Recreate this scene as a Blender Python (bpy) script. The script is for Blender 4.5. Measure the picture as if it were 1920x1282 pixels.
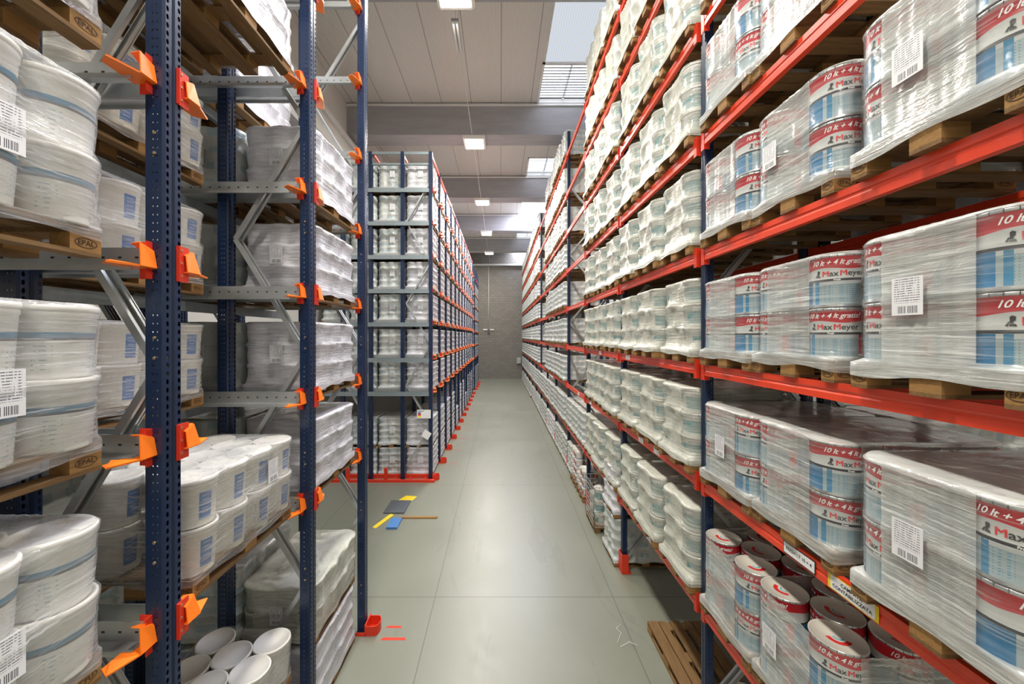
import bpy, math, random
from mathutils import Vector, Matrix
PI = math.pi
random.seed(7)
S = bpy.context.scene
COL = S.collection
for o in list(bpy.data.objects): bpy.data.objects.remove(o)

# ------------------------------------------------------------ camera
FPX = 700.0; HC = 4.40; VX, VY = 938.0, 630.0
cd = bpy.data.cameras.new('camera'); cam = bpy.data.objects.new('camera', cd); COL.objects.link(cam)
cam.location = (0, 0, HC); cam.rotation_euler = (PI/2, 0, 0)
cd.sensor_fit = 'HORIZONTAL'; cd.sensor_width = 36; cd.lens = FPX/1920*36
cd.shift_x = (960-VX)/1920; cd.shift_y = -(641-VY)/1920
cd.clip_start = .05; cd.clip_end = 200
S.camera = cam
# ------------------------------------------------------------ exposure, world
S.view_settings.view_transform = 'Standard'; S.view_settings.look = 'None'
S.view_settings.exposure = 0.0; S.view_settings.gamma = 1; S.view_settings.use_curve_mapping = False
W = bpy.data.worlds.new('world'); S.world = W; W.use_nodes = True
W.node_tree.nodes['Background'].inputs[0].default_value = (.8, .88, 1, 1)
W.node_tree.nodes['Background'].inputs[1].default_value = .6
LAMP_W = 470.0      # each ceiling luminaire
SKY_E = 55.0        # translucent roof lights

# ------------------------------------------------------------ positions shared by everything
XR = 2.27; XL = 2.085
RY = [1.37 + 2.81*k for k in range(14)]                 # right rack upright frames
RZ = [1.44, 2.82, 4.09, 5.35, 6.61, 7.90, 9.20, 10.50]  # tops of the right beams
LZ = [2.59, 3.70, 4.81, 5.91, 7.02, 8.12, 9.23]         # rails of the near left rack
LY = [2.29, 4.005, 5.59]                                # its frames
FZ = [2.67, 3.70, 4.79, 5.81, 6.85, 7.88, 8.90]         # rails of the far left rack
FY = [11.5 + 1.53*k for k in range(12)]
GY = [30.6 + 1.53*k for k in range(4)]
WALLY = 38.5; ZB = 12.0; ZP = 13.2; XLW = -5.8; XRW = 9.0
BEAMY = [7.7, 14.1, 20.5, 26.9, 33.3]
ORD = ['first','second','third','fourth','fifth','sixth','seventh','eighth','ninth','tenth','eleventh','twelfth','thirteenth','fourteenth']

# ------------------------------------------------------------ materials
class Mt:
    def __init__(s, name):
        s.m = bpy.data.materials.new(name); s.m.use_nodes = True
        s.nt = s.m.node_tree; s.nt.nodes.clear()
        s.out = s.nt.nodes.new('ShaderNodeOutputMaterial')
        s._co = None
    def put(s, sock, v):
        if isinstance(v, bpy.types.NodeSocket): s.nt.links.new(v, sock)
        elif v is not None:
            if isinstance(v, (tuple, list)) and len(v) == 3 and sock.type == 'RGBA': v = (*v, 1)
            sock.default_value = v
    def node(s, t, props=None, **ins):
        n = s.nt.nodes.new(t)
        for k, v in (props or {}).items(): setattr(n, k, v)
        for k, v in ins.items():
            k = k.replace('_', ' ')
            s.put(n.inputs[k], v)
        return n
    def co(s):
        if not s._co: s._co = s.node('ShaderNodeTexCoord').outputs['Object']
        return s._co
    def xyz(s, c=None):
        n = s.node('ShaderNodeSeparateXYZ'); s.put(n.inputs[0], c or s.co()); return n.outputs[0], n.outputs[1], n.outputs[2]
    def ma(s, op, a, b=None, c=None):
        n = s.nt.nodes.new('ShaderNodeMath'); n.operation = op
        s.put(n.inputs[0], a)
        if b is not None: s.put(n.inputs[1], b)
        if c is not None: s.put(n.inputs[2], c)
        return n.outputs[0]
    def band(s, x, lo, hi): return s.ma('MULTIPLY', s.ma('GREATER_THAN', x, lo), s.ma('LESS_THAN', x, hi))
    def mix(s, f, a, b):
        n = s.nt.nodes.new('ShaderNodeMix'); n.data_type = 'RGBA'
        s.put(n.inputs[0], f); s.put(n.inputs[6], a); s.put(n.inputs[7], b); return n.outputs[2]
    def map(s, scale=(1,1,1), rot=(0,0,0), c=None):
        n = s.nt.nodes.new('ShaderNodeMapping'); s.put(n.inputs[0], c or s.co())
        n.inputs['Scale'].default_value = scale; n.inputs['Rotation'].default_value = rot; return n.outputs[0]
    def rnd_co(s):                     # object coordinates shifted by a per-object random amount
        r = s.node('ShaderNodeObjectInfo').outputs['Random']
        n = s.nt.nodes.new('ShaderNodeVectorMath'); n.operation = 'ADD'
        k = s.node('ShaderNodeCombineXYZ'); 
        for i in range(3): s.put(k.inputs[i], s.ma('MULTIPLY', r, 37.0+11*i))
        s.put(n.inputs[0], s.co()); s.put(n.inputs[1], k.outputs[0]); return n.outputs[0]
    def noise(s, vec, scale, detail=4, rough=.55, dist=0):
        n = s.node('ShaderNodeTexNoise', None, Vector=vec, Scale=scale, Detail=detail, Roughness=rough, Distortion=dist)
        return n.outputs[0]
    def ramp(s, f, stops, interp='LINEAR'):
        n = s.node('ShaderNodeValToRGB'); s.put(n.inputs[0], f); cr = n.color_ramp; cr.interpolation = interp
        while len(cr.elements) < len(stops): cr.elements.new(.5)
        for e, (p, c) in zip(cr.elements, stops): e.position = p; e.color = (*c, 1)
        return n.outputs[0]
    def bump(s, h, strength=.3, dist=.01):
        n = s.node('ShaderNodeBump', None, Height=h, Strength=strength, Distance=dist); return n.outputs[0]
    def bsdf(s, col, rough=.5, metal=0, spec=.5, normal=None, coat=0):
        n = s.node('ShaderNodeBsdfPrincipled')
        s.put(n.inputs['Base Color'], col); s.put(n.inputs['Roughness'], rough); s.put(n.inputs['Metallic'], metal)
        s.put(n.inputs['Specular IOR Level'], spec); s.put(n.inputs['Coat Weight'], coat)
        if normal: s.put(n.inputs['Normal'], normal)
        return n.outputs[0]
    def mixsh(s, f, a, b):
        n = s.nt.nodes.new('ShaderNodeMixShader'); s.put(n.inputs[0], f); s.put(n.inputs[1], a); s.put(n.inputs[2], b); return n.outputs[0]
    def transp(s): return s.node('ShaderNodeBsdfTransparent').outputs[0]
    def fin(s, sh): s.nt.links.new(sh, s.out.inputs[0]); return s.m

def plain(name, col, rough=.5, metal=0, spec=.5, var=.0, coat=0, sc=9):
    t = Mt(name)
    c = col
    if var:
        n = t.noise(t.rnd_co(), sc, 3)
        c = t.mix(n, tuple(x*(1-var) for x in col), tuple(min(1, x*(1+var)) for x in col))
    return t.fin(t.bsdf(c, rough, metal, spec, coat=coat))

MAT = {}
MAT['orange'] = plain('orange_paint', (1.0, .205, .012), .42, var=.06)
MAT['red'] = plain('red_paint', (.70, .038, .012), .42, var=.12)
MAT['beam'] = plain('vermilion_beam_paint', (.78, .058, .018), .33, var=.10, coat=.2, sc=5)
MAT['galv'] = plain('galvanised_steel', (.52, .54, .54), .36, .7, var=.12, sc=14)
MAT['galvd'] = plain('galvanised_beam', (.30, .35, .37), .4, .55, var=.15, sc=14)
MAT['navy'] = plain('navy_paint', (.006, .018, .055), .38, var=.1)
MAT['bolt'] = plain('zinc_bolt', (.55, .42, .25), .35, .8)
MAT['white'] = plain('white_plastic', (.80, .79, .74), .35, var=.03)
MAT['lid'] = plain('white_lid', (.82, .80, .74), .4, var=.05)
MAT['black'] = plain('black_ink', (.02, .02, .022), .6)
MAT['ink'] = plain('brown_stamp', (.05, .025, .01), .8)
MAT['wtext'] = plain('white_ink', (.9, .9, .88), .5)
MAT['rtext'] = plain('red_ink', (.75, .02, .03), .5)
MAT['yellow'] = plain('yellow_tape', (.85, .62, .02), .5)
MAT['paper'] = plain('white_paper', (.82, .82, .82), .6)
MAT['wire'] = plain('zinc_wire', (.55, .56, .54), .35, .6)
MAT['greyb'] = plain('grey_board', (.09, .10, .115), .5)
MAT['bluep'] = plain('blue_plastic', (.08, .22, .5), .4)
MAT['conduit'] = plain('pale_conduit', (.72, .72, .70), .5)

def m_holes(name, axis, cols, r, slot):
    t = Mt(name); x, y, z = t.xyz(); u = (x, y)[axis]
    zm = t.ma('SUBTRACT', t.ma('MODULO', z, .05), .025)
    if slot: zm = t.ma('MULTIPLY', zm, .55)
    tot = None
    for c in cols:
        du = t.ma('SUBTRACT', u, c)
        d = t.ma('SQRT', t.ma('ADD', t.ma('MULTIPLY', du, du), t.ma('MULTIPLY', zm, zm)))
        h = t.ma('LESS_THAN', d, r)
        tot = h if tot is None else t.ma('MAXIMUM', tot, h)
    n = t.noise(t.rnd_co(), 5, 3)
    col = t.mix(n, (.005, .016, .052), (.009, .026, .078))
    return t.fin(t.mixsh(tot, t.bsdf(col, .33, spec=.5, coat=.15), t.transp()))
MAT['web'] = m_holes('navy_web_with_slots', 1, (-.040, .040), .009, True)
MAT['flange'] = m_holes('navy_flange_with_holes', 0, (-.04, -.066), .0055, False)

def m_wood(name, a, b, c):
    t = Mt(name); r = t.rnd_co()
    n = t.noise(t.map((1.2, 14, 14), c=r), 3.5, 6, .6, .6)
    n2 = t.noise(r, 2.3, 3)
    col = t.mix(n2, t.ramp(n, [(.25, a), (.55, b), (.8, c)]), b)
    return t.fin(t.bsdf(col, .75, spec=.25, normal=t.bump(n, .35, .004)))
MAT['wood'] = m_wood('pallet_wood', (.060, .032, .013), (.20, .115, .048), (.34, .215, .10))
MAT['block'] = m_wood('pallet_block_wood', (.18, .090, .028), (.33, .18, .062), (.46, .275, .11))

def m_film(name, base, k, fac, col, rough=.16, bumps=.5, patch=False):
    t = Mt(name); r = t.rnd_co()
    n1 = t.noise(t.map((1.6, 1.6, 26), (.16, .12, 0), c=r), 1.6, 5, .62, .5)
    n2 = t.noise(t.map((1, 1, 1.5), c=r), 5, 4, .6, 1.2)
    n3 = t.noise(t.map((2.2, 2.2, 60), (-.30, .26, 0), c=r), 1.1, 3, .5)
    h = t.ma('ADD', t.ma('MULTIPLY', n1, .8), t.ma('ADD', t.ma('MULTIPLY', n2, .8), t.ma('MULTIPLY', n3, .22)))
    c = t.mix(n2, tuple(x*.80 for x in col), col)
    if patch:
        x, y, z = t.xyz()
        zz = t.ma('MODULO', t.ma('SUBTRACT', z, .15), patch)
        bd = t.band(zz, patch*.2, patch*.62)
        nn = t.noise(t.map((5, 5, .6), c=r), 1.2, 1)
        bd = t.ma('MULTIPLY', bd, t.band(nn, .50, .62))
        c = t.mix(t.ma('MULTIPLY', bd, .42), c, (.14, .36, .50))
        nb = t.noise(t.map((9, 9, .3), c=r), 1.1, 1)
        c = t.mix(t.ma('MULTIPLY', t.ma('GREATER_THAN', nb, .56), .35), c, (.34, .37, .38))
    lw = t.node('ShaderNodeLayerWeight', None, Blend=.35).outputs['Facing']
    a = t.ma('ADD', t.ma('MULTIPLY', t.ma('SUBTRACT', n1, .42), k), base)
    a = t.ma('ADD', a, t.ma('MULTIPLY', t.ma('GREATER_THAN', n3, .60), k*.35))
    a = t.ma('ADD', a, t.ma('MULTIPLY', lw, fac))
    n = t.nt.nodes.new('ShaderNodeClamp'); t.put(n.inputs[0], a); t.put(n.inputs[1], .06); t.put(n.inputs[2], 1.0)
    sh = t.bsdf(c, rough, spec=1.0, normal=t.bump(h, bumps, .03))
    return t.fin(t.mixsh(n.outputs[0], t.transp(), sh) if base < 1 else sh)
MAT['film'] = m_film('clear_stretch_film', .27, .9, .50, (.74, .76, .73), .12, .26)
MAT['clear'] = m_film('clinging_stretch_film', .03, .55, .30, (.78, .80, .78), .10, .2)
MAT['filml'] = m_film('thin_stretch_film', .12, .85, .38, (.80, .80, .80), .12, .3)
MAT['clear2'] = m_film('light_stretch_film', .26, .9, .35, (.74, .76, .68), .13, .3)
MAT['filmh'] = m_film('layered_stretch_film', .48, .8, .45, (.70, .72, .69), .14, .3)
MAT['film2'] = m_film('cloudy_stretch_film', .55, 1.2, .45, (.70, .71, .62), .15, .38)
MAT['film3'] = m_film('milky_stretch_film', 1.0, 1, .3, (.64, .66, .63), .22, .4, patch=.19)
MAT['film4'] = m_film('bright_stretch_film', .72, 1.2, .3, (.80, .80, .84), .14, .5)

def m_tin():
    t = Mt('printed_paint_tin'); x, y, z = t.xyz()
    a = t.ma('DEGREES', t.ma('ARCTAN2', y, x))
    wob = t.ma('MULTIPLY', t.ma('SINE', t.ma('MULTIPLY', a, .06)), .008)
    zz = t.ma('ADD', z, wob)
    steel = (.60, .62, .62)
    col = t.mix(t.band(z, .02, .155), steel, (.34, .42, .44))
    # blue and pale panels with rows of small print
    am = t.ma('MODULO', t.ma('ADD', a, 405.0), 180.0)        # 0..90 is the printed front
    col = t.mix(t.ma('MULTIPLY', t.band(z, .02, .175), t.band(am, 118.0, 172.0)), col, (.015, .18, .38))
    rows = t.ma('LESS_THAN', t.ma('MODULO', z, .013), .0045)
    nz = t.noise(t.map((60, 60, 1)), 1.5, 1)
    rows = t.ma('MULTIPLY', rows, t.ma('GREATER_THAN', nz, .48))
    col = t.mix(t.ma('MULTIPLY', rows, t.ma('MULTIPLY', t.band(z, .04, .15), t.band(am, 8.0, 86.0))), col, (.06, .27, .40))
    col = t.mix(t.ma('MULTIPLY', t.band(z, .02, .175), t.band(am, 0.0, 10.0)), col, (.03, .22, .40))
    col = t.mix(t.ma('MULTIPLY', t.band(z, .03, .19), t.band(am, 97.0, 115.0)), col, (.66, .02, .035))
    col = t.mix(t.ma('MULTIPLY', t.band(z, .035, .05), t.band(am, 97.0, 115.0)), col, (.8, .8, .8))
    col = t.mix(t.band(z, .176, .192), col, (.03, .03, .035))
    col = t.mix(t.ma('MULTIPLY', t.ma('GREATER_THAN', z, .192), t.ma('LESS_THAN', zz, .262)), col, (.66, .68, .66))
    col = t.mix(t.ma('MULTIPLY', t.ma('GREATER_THAN', zz, .262), t.ma('LESS_THAN', z, .338)), col, (.66, .020, .035))
    col = t.mix(t.ma('GREATER_THAN', z, .338), col, steel)
    tick = t.ma('MULTIPLY', t.ma('GREATER_THAN', z, .336), t.ma('LESS_THAN', t.ma('MODULO', t.ma('ADD', a, 360.0), 15.0), 1.4))
    col = t.mix(tick, col, (.05, .05, .05))
    lo = t.ma('LESS_THAN', z, .02)
    met = t.ma('MULTIPLY', t.ma('MAXIMUM', lo, t.ma('GREATER_THAN', z, .338)), .8)
    return t.fin(t.bsdf(col, .26, met, .6))
MAT['tin'] = m_tin()
def m_tinlid():
    t = Mt('tin_lid'); x, y, z = t.xyz()
    d = t.ma('SQRT', t.ma('ADD', t.ma('MULTIPLY', x, x), t.ma('MULTIPLY', y, y)))
    a = t.ma('DEGREES', t.ma('ARCTAN2', y, x))
    col = t.mix(t.ma('MULTIPLY', t.band(d, .045, .075), t.band(a, -75.0, 75.0)), (.66, .62, .54), (.68, .03, .03))
    col = t.mix(t.ma('MULTIPLY', t.band(d, .02, .032), t.band(a, -85.0, 85.0)), col, (.10, .40, .50))
    return t.fin(t.bsdf(col, .38, .15))
MAT['tinlid'] = m_tinlid()

def m_pail(name, stripe=None, patch=None, prints=True, pw=60.0, white=(.80, .80, .76)):
    t = Mt(name); x, y, z = t.xyz()
    a = t.ma('DEGREES', t.ma('ARCTAN2', y, x)); col = white
    if patch:
        zlo, zhi, c = patch
        am = t.ma('MODULO', t.ma('ADD', a, 360.0+pw/2), 180.0)
        m = t.ma('MULTIPLY', t.band(z, zlo, zhi), t.ma('LESS_THAN', am, pw))
        col = t.mix(m, col, c)
        ln = t.ma('MULTIPLY', t.ma('LESS_THAN', t.ma('MODULO', z, .03), .006), t.band(am, pw*.2, pw*.75))
        col = t.mix(t.ma('MULTIPLY', ln, t.ma('MULTIPLY', t.band(z, zlo+.02, zhi-.02), .6)), col, (.75, .8, .8))
    if stripe:
        for zlo, zhi, c in stripe: col = t.mix(t.band(z, zlo, zhi), col, c)
    if prints:
        rows = t.ma('LESS_THAN', t.ma('MODULO', z, .022), .006)
        nz = t.noise(t.map((50, 50, 4)), 1.5, 1)
        am = t.ma('MODULO', t.ma('ADD', a, 360.0), 90.0)
        m = t.ma('MULTIPLY', t.ma('MULTIPLY', rows, t.ma('GREATER_THAN', nz, .5)), t.ma('MULTIPLY', t.band(z, .03, .16), t.band(am, 20.0, 60.0)))
        col = t.mix(t.ma('MULTIPLY', m, .7), col, (.12, .33, .40))
    return t.fin(t.bsdf(col, .33, spec=.5))
MAT['pail_stripe'] = m_pail('white_pail_blue_band', stripe=[(.183, .196, (.08, .09, .10)), (.196, .222, (.06, .25, .42))])
MAT['pail_blue'] = m_pail('white_pail_blue_panel', patch=(.05, .24, (.035, .17, .50)), prints=False, pw=34.0, white=(.80, .78, .70))
MAT['pail_teal'] = m_pail('white_pail_teal_label', patch=(.04, .18, (.22, .42, .44)), prints=False, pw=100.0)
MAT['pail_red'] = m_pail('white_pail_red_blue_label', patch=(.06, .15, (.62, .06, .03)), stripe=[(.03, .05, (.04, .12, .5))], prints=False, pw=70.0)

def m_label():
    t = Mt('shipping_label_print'); x, y, z = t.xyz()      # x across, z up, centred on the label
    col = (.80, .80, .82)
    rows = t.ma('LESS_THAN', t.ma('MODULO', t.ma('ADD', z, 1.0), .0125), .004)
    nz = t.noise(t.map((160, 1, 12)), 1.0, 1)
    rows = t.ma('MULTIPLY', t.ma('MULTIPLY', rows, t.ma('GREATER_THAN', nz, .45)), t.ma('MULTIPLY', t.band(z, -.035, .095), t.band(x, -.062, .062)))
    col = t.mix(rows, col, (.10, .10, .12))
    bars = t.noise(t.map((300, 0, 0)), 1.0, 0)
    bars = t.ma('MULTIPLY', t.ma('GREATER_THAN', bars, .5), t.ma('MULTIPLY', t.band(z, -.09, -.052), t.band(x, -.045, .05)))
    col = t.mix(bars, col, (.05, .05, .06))
    return t.fin(t.bsdf(col, .45))
MAT['label'] = m_label()

def m_floor():
    t = Mt('polished_concrete_floor'); x, y, z = t.xyz()
    n = t.noise(t.co(), .55, 6, .6, .4); n2 = t.noise(t.co(), 6, 5, .6); n3 = t.noise(t.map((1, .25, 1)), 1.6, 5, .65, .8)
    col = t.mix(n, (.172, .182, .138), (.232, .240, .192))
    col = t.mix(t.ma('MULTIPLY', t.ma('GREATER_THAN', n3, .60), t.ma('MULTIPLY', n2, .35)), col, (.12, .115, .09))
    jx = t.ma('ABSOLUTE', t.ma('SUBTRACT', t.ma('MODULO', t.ma('ADD', x, 31.1), 3.0), 1.5))
    jx = t.ma('GREATER_THAN', jx, 1.492)
    jy = t.ma('ABSOLUTE', t.ma('SUBTRACT', t.ma('MODULO', t.ma('ADD', y, 41.2), 4.75), 2.375))
    jy = t.ma('GREATER_THAN', jy, 2.366)
    col = t.mix(t.ma('MULTIPLY', t.ma('MAXIMUM', jx, jy), .6), col, (.06, .06, .05))
    rg = t.ma('ADD', t.ma('MULTIPLY', n2, .16), t.ma('MULTIPLY', n, .16))
    rg = t.ma('ADD', rg, .20)
    return t.fin(t.bsdf(col, rg, spec=.8, normal=t.bump(n2, .05, .003)))
MAT['floor'] = m_floor()
def m_wall():
    t = Mt('grey_block_wall')
    v = t.map((1, 1, 1), (PI/2, 0, 0))
    b = t.node('ShaderNodeTexBrick', None, Vector=v, Scale=1.0, Color1=(.24, .225, .20, 1), Color2=(.20, .188, .168, 1), Mortar=(.13, .12, .105, 1))
    b.inputs['Mortar Size'].default_value = .012; b.inputs['Brick Width'].default_value = .5; b.inputs['Row Height'].default_value = .25
    n = t.noise(t.co(), 1.2, 4)
    col = t.mix(t.ma('MULTIPLY', n, .4), b.outputs[0], (.18, .17, .15))
    return t.fin(t.bsdf(col, .8, spec=.2))
MAT['wall'] = m_wall()
def m_panel(name, c, c2):
    t = Mt(name); x, y, z = t.xyz()
    r = t.ma('SINE', t.ma('MULTIPLY', x, 2*PI/.07))
    seam = t.ma('LESS_THAN', t.ma('MODULO', t.ma('ADD', x, 40.3), 1.12), .022)
    col = t.mix(t.ma('MULTIPLY', t.ma('ADD', t.ma('MULTIPLY', r, .5), .5), .35), c, c2)
    col = t.mix(t.ma('MULTIPLY', seam, .75), col, (.12, .12, .11))
    return t.fin(t.bsdf(col, .5, normal=t.bump(r, .25, .01)))
MAT['panel'] = m_panel('ribbed_roof_panel', (.62, .60, .56), (.50, .49, .46))
MAT['sidewall'] = plain('pale_side_wall', (.58, .57, .53), .7, var=.06, sc=.8)
def m_conc():
    t = Mt('grey_concrete'); n = t.noise(t.map((.5, 3, 3)), 1.6, 6, .65)
    return t.fin(t.bsdf(t.mix(n, (.27, .265, .28), (.42, .415, .42)), .85, spec=.2))
MAT['concrete'] = m_conc()
def emis(name, col, s):
    t = Mt(name); n = t.node('ShaderNodeEmission', None, Color=(*col, 1), Strength=s); return t.fin(n.outputs[0])
MAT['lamp'] = emis('lit_lamp_glass', (1, .97, .88), 25)
MAT['sky'] = emis('daylight_roof_glazing', (.78, .82, 1.0), SKY_E)
MAT['sky2'] = emis('daylight_behind_louvre', (.82, .86, 1.0), 7.0)
t = Mt('translucent_roof_panel'); x, y, z = t.xyz()
r = t.ma('SINE', t.ma('MULTIPLY', x, 2*PI/.07))
MAT['skyp'] = t.fin(t.node('ShaderNodeEmission', None, Color=t.mix(t.ma('ADD', t.ma('MULTIPLY', r, .5), .5), (.78, .86, 1.0), (.95, .98, 1.0)), Strength=.75).outputs[0])

# ------------------------------------------------------------ mesh builder
class MB:
    def __init__(s): s.v = []; s.f = []; s.mi = []; s.sm = []; s.mats = []; s.cur = 0
    def mat(s, name):
        m = MAT[name]
        if m not in s.mats: s.mats.append(m)
        s.cur = s.mats.index(m); return s
    def face(s, idx, smooth=False): s.f.append(tuple(idx)); s.mi.append(s.cur); s.sm.append(smooth)
    def box(s, x0, x1, y0, y1, z0, z1):
        b = len(s.v)
        s.v += [(x, y, z) for z in (z0, z1) for y in (y0, y1) for x in (x0, x1)]
        for q in ((0,2,3,1), (4,5,7,6), (0,1,5,4), (2,6,7,3), (0,4,6,2), (1,3,7,5)): s.face([b+i for i in q])
        return s
    def bar(s, p, q, w, h, up=(0,0,1)):           # box section from p to q
        p = Vector(p); q = Vector(q); d = (q-p).normalized(); u = Vector(up)
        a = d.cross(u).normalized(); c = a.cross(d).normalized(); b = len(s.v)
        for e in (p, q):
            for i, j in ((-1,-1), (1,-1), (1,1), (-1,1)): s.v.append(tuple(e + a*w/2*i + c*h/2*j))
        for q4 in ((0,1,2,3), (7,6,5,4), (0,4,5,1), (1,5,6,2), (2,6,7,3), (3,7,4,0)): s.face([b+i for i in q4])
        return s
    def tube(s, pts, r, n=8):
        pts = [Vector(p) for p in pts]; b = len(s.v)
        for k, p in enumerate(pts):
            d = (pts[min(k+1, len(pts)-1)]-pts[max(k-1, 0)]).normalized()
            a = d.orthogonal().normalized() if k == 0 else (a - d*a.dot(d)).normalized()
            c = d.cross(a)
            for i in range(n):
                t = 2*PI*i/n; s.v.append(tuple(p + a*r*math.cos(t) + c*r*math.sin(t)))
        for k in range(len(pts)-1):
            for i in range(n):
                j = (i+1) % n; s.face((b+k*n+i, b+k*n+j, b+(k+1)*n+j, b+(k+1)*n+i), True)
        s.face([b+i for i in reversed(range(n))]); s.face([b+(len(pts)-1)*n+i for i in range(n)])
        return s
    def lathe(s, prof, n=24, x=0, y=0, z=0, smooth=True, cap=True, rot=0, mats=None):
        b = len(s.v)
        for r, h in prof:
            for i in range(n):
                t = rot+2*PI*i/n; s.v.append((x+r*math.cos(t), y+r*math.sin(t), z+h))
        for k in range(len(prof)-1):
            if mats: s.mat(mats[k])
            for i in range(n):
                j = (i+1) % n; s.face((b+k*n+i, b+k*n+j, b+(k+1)*n+j, b+(k+1)*n+i), smooth)
        if cap: s.face([b+i for i in reversed(range(n))]); s.face([b+(len(prof)-1)*n+i for i in range(n)])
        return s
    def prism(s, poly, axis_vec, origin=(0,0,0), ax=(1,0,0), ay=(0,0,1)):
        o = Vector(origin); ax = Vector(ax); ay = Vector(ay); e = Vector(axis_vec); b = len(s.v); n = len(poly)
        for k in (0, 1):
            for p in poly: s.v.append(tuple(o+ax*p[0]+ay*p[1]+e*k))
        s.face(range(b, b+n)); s.face(reversed(range(b+n, b+2*n)))
        for i in range(n):
            j = (i+1) % n; s.face((b+i, b+n+i, b+n+j, b+j))
        return s
    def plate(s, pts, th):                      # polygon in space, thickened along its normal
        P = [Vector(p) for p in pts]; nrm = (P[1]-P[0]).cross(P[2]-P[0]).normalized(); b = len(s.v); n = len(P)
        for k in (0, 1):
            for p in P: s.v.append(tuple(p+nrm*th*k))
        s.face(reversed(range(b, b+n))); s.face(range(b+n, b+2*n))
        for i in range(n):
            j = (i+1) % n; s.face((b+i, b+j, b+n+j, b+n+i))
        return s
    def mesh(s, name):
        me = bpy.data.meshes.new(name); me.from_pydata([tuple(v) for v in s.v], [], s.f)
        for m in s.mats: me.materials.append(m)
        me.polygons.foreach_set('material_index', s.mi); me.polygons.foreach_set('use_smooth', s.sm); me.update()
        return me
    def build(s, name, parent=None, **k): return put(name, s.mesh(name), parent, **k)

def put(name, me, parent=None, loc=(0,0,0), rz=0, label=None, cat=None, group=None, kind=None):
    o = bpy.data.objects.new(name, me); COL.objects.link(o); o.location = loc; o.rotation_euler = (0, 0, rz)
    if parent: o.parent = parent
    if label: o['label'] = label
    if cat and not parent: o['category'] = cat
    if group: o['group'] = group
    if kind: o['kind'] = kind
    return o
def struct(name, mb): return mb.build(name, kind='structure')

def text_mesh(txt, size, mat, align='CENTER', fat=.0, shear=0, spacing=1.0):
    c = bpy.data.curves.new('txt', 'FONT'); c.body = txt; c.size = size; c.align_x = align; c.align_y = 'CENTER'
    c.offset = fat; c.shear = shear; c.resolution_u = 3; c.space_character = spacing
    o = bpy.data.objects.new('txt', c); COL.objects.link(o)
    dg = bpy.context.evaluated_depsgraph_get(); dg.update()
    me = bpy.data.meshes.new_from_object(o.evaluated_get(dg))
    bpy.data.objects.remove(o); bpy.data.curves.remove(c)
    V = [tuple(v.co) for v in me.vertices]; me.calc_loop_triangles(); F = [tuple(p.vertices) for p in me.loop_triangles]; bpy.data.meshes.remove(me)
    return V, F
def add_text(mb, txt, size, mat, fn, **k):
    V, F = text_mesh(txt, size, mat, **k); mb.mat(mat); b = len(mb.v)
    mb.v += [tuple(fn(x, y)) for x, y, z in V]
    for f in F: mb.face([b+i for i in f])
    return (min(v[0] for v in V), max(v[0] for v in V))

# ------------------------------------------------------------ the setting
b = MB().mat('floor'); b.box(XLW, XRW, -6, WALLY, -.2, 0); struct('floor', b)
b = MB().mat('wall'); b.box(XLW, XRW, WALLY, WALLY+.3, 0, ZP+.4); struct('wall_back', b)
b = MB().mat('sidewall'); b.box(XLW-.3, XLW, -6.3, WALLY+.3, 0, ZP+.4); struct('wall_left', b)
b = MB().mat('sidewall'); b.box(XRW, XRW+.3, -6.3, WALLY+.3, 0, ZP+.4); struct('wall_right', b)
b = MB().mat('sidewall'); b.box(XLW, XRW, -6.3, -6, 0, ZP+.4); struct('wall_front', b)
SKX0, SKX1 = 1.45, 3.25
b = MB().mat('panel')
b.box(XLW, SKX0, -6, WALLY, ZP, ZP+.25); b.box(SKX1, XRW, -6, WALLY, ZP, ZP+.25)
struct('ceiling', b)
# strip of roof lights: translucent sheets, louvres, open glazing
b = MB().mat('skyp')
spans = []
yy = -6
for i, by in enumerate(BEAMY+[WALLY]):
    spans.append((yy, by)); yy = by+.8
for i, (a, c) in enumerate(spans):
    if i in (0, 1, 2, 4): b.mat('skyp' if i < 2 else 'panel').box(SKX0, SKX1, a-(.8 if i else 0), c-2.1, ZP+.02, ZP+.2)
    else: b.mat('panel').box(SKX0, SKX1, a-.8, c-3.3, ZP+.02, ZP+.2)
struct('trim_1', b)
b = MB().mat('sky')
b.box(SKX0, SKX1, spans[3][1]-3.3, spans[3][1], ZP+.02, ZP+.1)
b.box(SKX0, SKX1, spans[5][1]-1.3, spans[5][1]-.2, ZP+.02, ZP+.1)
b.box(SKX0, SKX1, spans[0][1]-2.1, spans[0][1], ZP+.02, ZP+.1)
struct('window_1', b)
for n, i in enumerate((1, 2, 4)):
    a = spans[i][1]-2.1; c = spans[i][1]
    g = MB().mat('sky2'); g.box(SKX0, SKX1, a, c, ZP+.25, ZP+.28); w = struct('window_%d' % (n+2), g)
    l = MB().mat('galv')
    k = 0
    while a+.07+k*.14 < c:
        y0 = a+.03+k*.14; l.bar((SKX0, y0, ZP+.05), (SKX1, y0, ZP+.05), .065, .012, (0, .0, 1)); k += 1
    l.mat('conduit'); l.box((SKX0+SKX1)/2-.04, (SKX0+SKX1)/2+.04, a, c, ZP+.09, ZP+.12)
    l.box(SKX0-.08, SKX1+.08, c-.05, c, ZP-.03, ZP+.1); l.box(SKX0-.08, SKX1+.08, a, a+.06, ZP-.03, ZP+.1)
    l.box(SKX0-.08, SKX0, a, c, ZP-.03, ZP+.1); l.box(SKX1, SKX1+.08, a, c, ZP-.03, ZP+.1)
    l.build('louvre_blades', w)
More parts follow.
